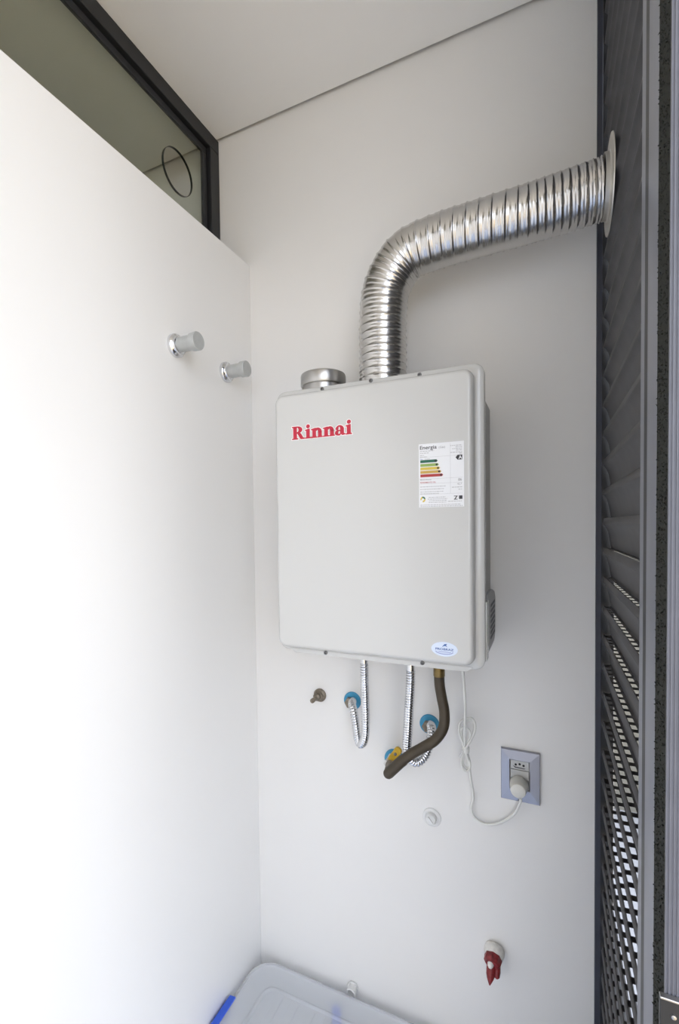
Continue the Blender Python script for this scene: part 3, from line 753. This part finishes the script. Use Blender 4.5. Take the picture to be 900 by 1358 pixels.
pb = build('plug_body', bm, 'red', rv)
bm = bmesh.new(); d2 = Vector((-.05, -.55, -.85)).normalized(); lathe(bm, b0+dd*.010+Vector((-.002, 0, -.004)), d2, [(0, .0095), (.010, .0105), (.022, .0100), (.030, .0075), (.036, .0045), (.042, .0012)], 12); build('plug_tip', bm, 'red', rv, smooth=50)
bm = bmesh.new(); lathe(bm, b0+dd*.008+Vector((-.003, -.002, .004)), Vector((-.05, -.8, -.5)), [(0, .0075), (.006, .0080), (.014, .0062), (.018, .003)], 10); build('tape_end', bm, 'tape', rv, smooth=50)
bm = bmesh.new(); lathe(bm, b0+dd*.006+Vector((.009, 0, -.010)), Vector((.05, -.6, -.8)), [(0, .0085), (.012, .0085), (.022, .0062), (.025, .002)], 8); build('plug_lug', bm, 'red', rv, smooth=50)
# small white pipe stub near the box rim
c = at_y(468.5, 1308, YB)
ws = thing('pipe_stub', (c.x, YB, c.z-.012), 'small white threaded pipe stub on the wall just above the storage box rim', 'fitting')
bm = bmesh.new(); lathe(bm, (c.x, YB-.0003, c.z), (0, -1, -.1), [(0, .0155), (.003, .0155), (.004, .0130), (.020, .0130), (.021, .0100), (.012, .0095)], 24, cap=False); build('tube', bm, 'white_plastic', ws, smooth=40)
for k in range(4):
    an = math.pi/4+k*math.pi/2
    bm = bmesh.new(); box(bm, (c.x+.0140*math.cos(an)-.0025, YB-.017, c.z+.0140*math.sin(an)-.0025), (c.x+.0140*math.cos(an)+.0025, YB-.006, c.z+.0140*math.sin(an)+.0025), .0008, 1); build('lug', bm, 'white_plastic', ws)

# ================================================================== knobs on the left wall
def knob(px, py, k, label):
    c = at_x(px, py, XL); root = thing('wall_hook', (XL, c.y, c.z-.028*k), label, 'hook', 'chrome wall hooks on the left wall')
    bm = bmesh.new(); lathe(bm, (XL-.0003, c.y, c.z), (1, 0, 0), [(0, .0270*k), (.007*k, .0270*k), (.0095*k, .0255*k), (.0115*k, .0215*k), (.013*k, .0205*k), (.0165*k, .0198*k), (.018*k, .017*k)], 48); build('base', bm, 'chrome', root, smooth=35, label='polished chrome base')
    bm = bmesh.new(); lathe(bm, (XL+.015*k, c.y, c.z), (1, 0, 0), [(0, .0165*k), (.004*k, .0172*k), (.034*k, .0172*k), (.037*k, .0182*k), (.038*k, .0200*k), (.0535*k, .0205*k), (.055*k, .0195*k), (.0545*k, .0160*k), (.0535*k, .001)], 48); build('grip', bm, 'frost', root, smooth=35, label='frosted grey grip')
knob(232, 459, 1.0, 'chrome and frosted wall hook farther from the room corner')
knob(299, 494, 1.0, 'chrome and frosted wall hook close to the room corner')

# ================================================================== storage box
RZ = CAMZ-1.28
bx0, bx1, by0, by1 = -.772, -.20, .76, 1.172
tub = thing('storage_box', ((bx0+bx1)/2, (by0+by1)/2, 0), 'frosted translucent plastic storage box with lid and blue latches on the floor', 'storage box')
def hr_loft(bm, layers, close=True):
    rings = [[bm.verts.new((p[0], p[1], z)) for p in rrect(x0, x1, y0, y1, r, 8)] for x0, x1, y0, y1, r, z in layers]
    for a, b in zip(rings, rings[1:]):
        n = len(a)
        for k in range(n): bm.faces.new((a[k], a[(k+1) % n], b[(k+1) % n], b[k]))
    if close: bm.faces.new(rings[0]); bm.faces.new(rings[-1])
    return bm
def ins(d, r, z): return (bx0+d, bx1-d, by0+d, by1-d, r, z)
t_ = .0025
hr_loft(b := bmesh.new(), [ins(.045, .04, .0005), ins(.022, .05, RZ-.045), ins(.008, .06, RZ-.040), ins(.008, .06, RZ-.016), ins(.011, .058, RZ-.016), ins(.0245, .048, RZ-.043), ins(.0475, .038, .003)])
build('body', b, 'tub', tub, smooth=40)
hr_loft(b := bmesh.new(), [ins(.002, .064, RZ-.018), ins(0, .065, RZ-.012), ins(.0, .065, RZ-.003), ins(.003, .062, RZ), ins(.010, .058, RZ), ins(.014, .055, RZ-.004), ins(.060, .035, RZ-.008), ins(.064, .033, RZ-.002), ins(.068, .031, RZ-.0005), ins(.072, .029, RZ-.002),
    ins(.074, .028, RZ-.0045), ins(.062, .033, RZ-.0108), ins(.016, .053, RZ-.0072), ins(.004, .06, RZ-.003), ins(.004, .06, RZ-.018)], close=False)
b.verts.ensure_lookup_table()
lid = build('lid', b, 'tub', tub, smooth=40)
b = bmesh.new(); box(b, (bx0+.074, by0+.074, RZ-.0062), (bx1-.074, by1-.074, RZ-.0040)); build('lid_panel', b, 'tub', lid)
for k in range(9):
    x = bx0+.105+.048*k
    b = bmesh.new(); box(b, (x, by0+.085, RZ-.0042), (x+.022, by1-.080, RZ-.0030), .0006, 1); build('lid_rib', b, 'tub', lid)
for y0 in (.80, .945):
    b = bmesh.new(); P = [(bx0-.008, y0, RZ-.05), (bx0-.011, y0, RZ-.01), (bx0-.006, y0, RZ+.006), (bx0+.012, y0, RZ+.008), (bx0+.013, y0, RZ+.0045), (bx0-.001, y0, RZ+.002), (bx0-.0035, y0, RZ-.012), (bx0-.003, y0, RZ-.05)]
    prism(b, P, (0, .085, 0)); build('latch', b, 'tub_blue', tub, label='blue plastic latch')
def at_z(px, py, Z):
    d = ray(px, py); d = d*((Z-CAMZ)/d.z); return Vector((d.x, d.y, d.z+CAMZ))
yk = by1-.032
bc = at_y(446, 1335, yk)
b = bmesh.new(); loft_rrects(b, [(bc.x-.012, bc.x+.012, RZ-.095, bc.z+.004, .011, yk+.003), (bc.x-.012, bc.x+.012, RZ-.095, bc.z+.004, .011, yk-.002), (bc.x-.010, bc.x+.010, RZ-.093, bc.z+.002, .0095, yk-.004)])
build('back_latch', b, 'tub_blue', tub, smooth=40, label='blue latch on the back of the box showing through the lid')
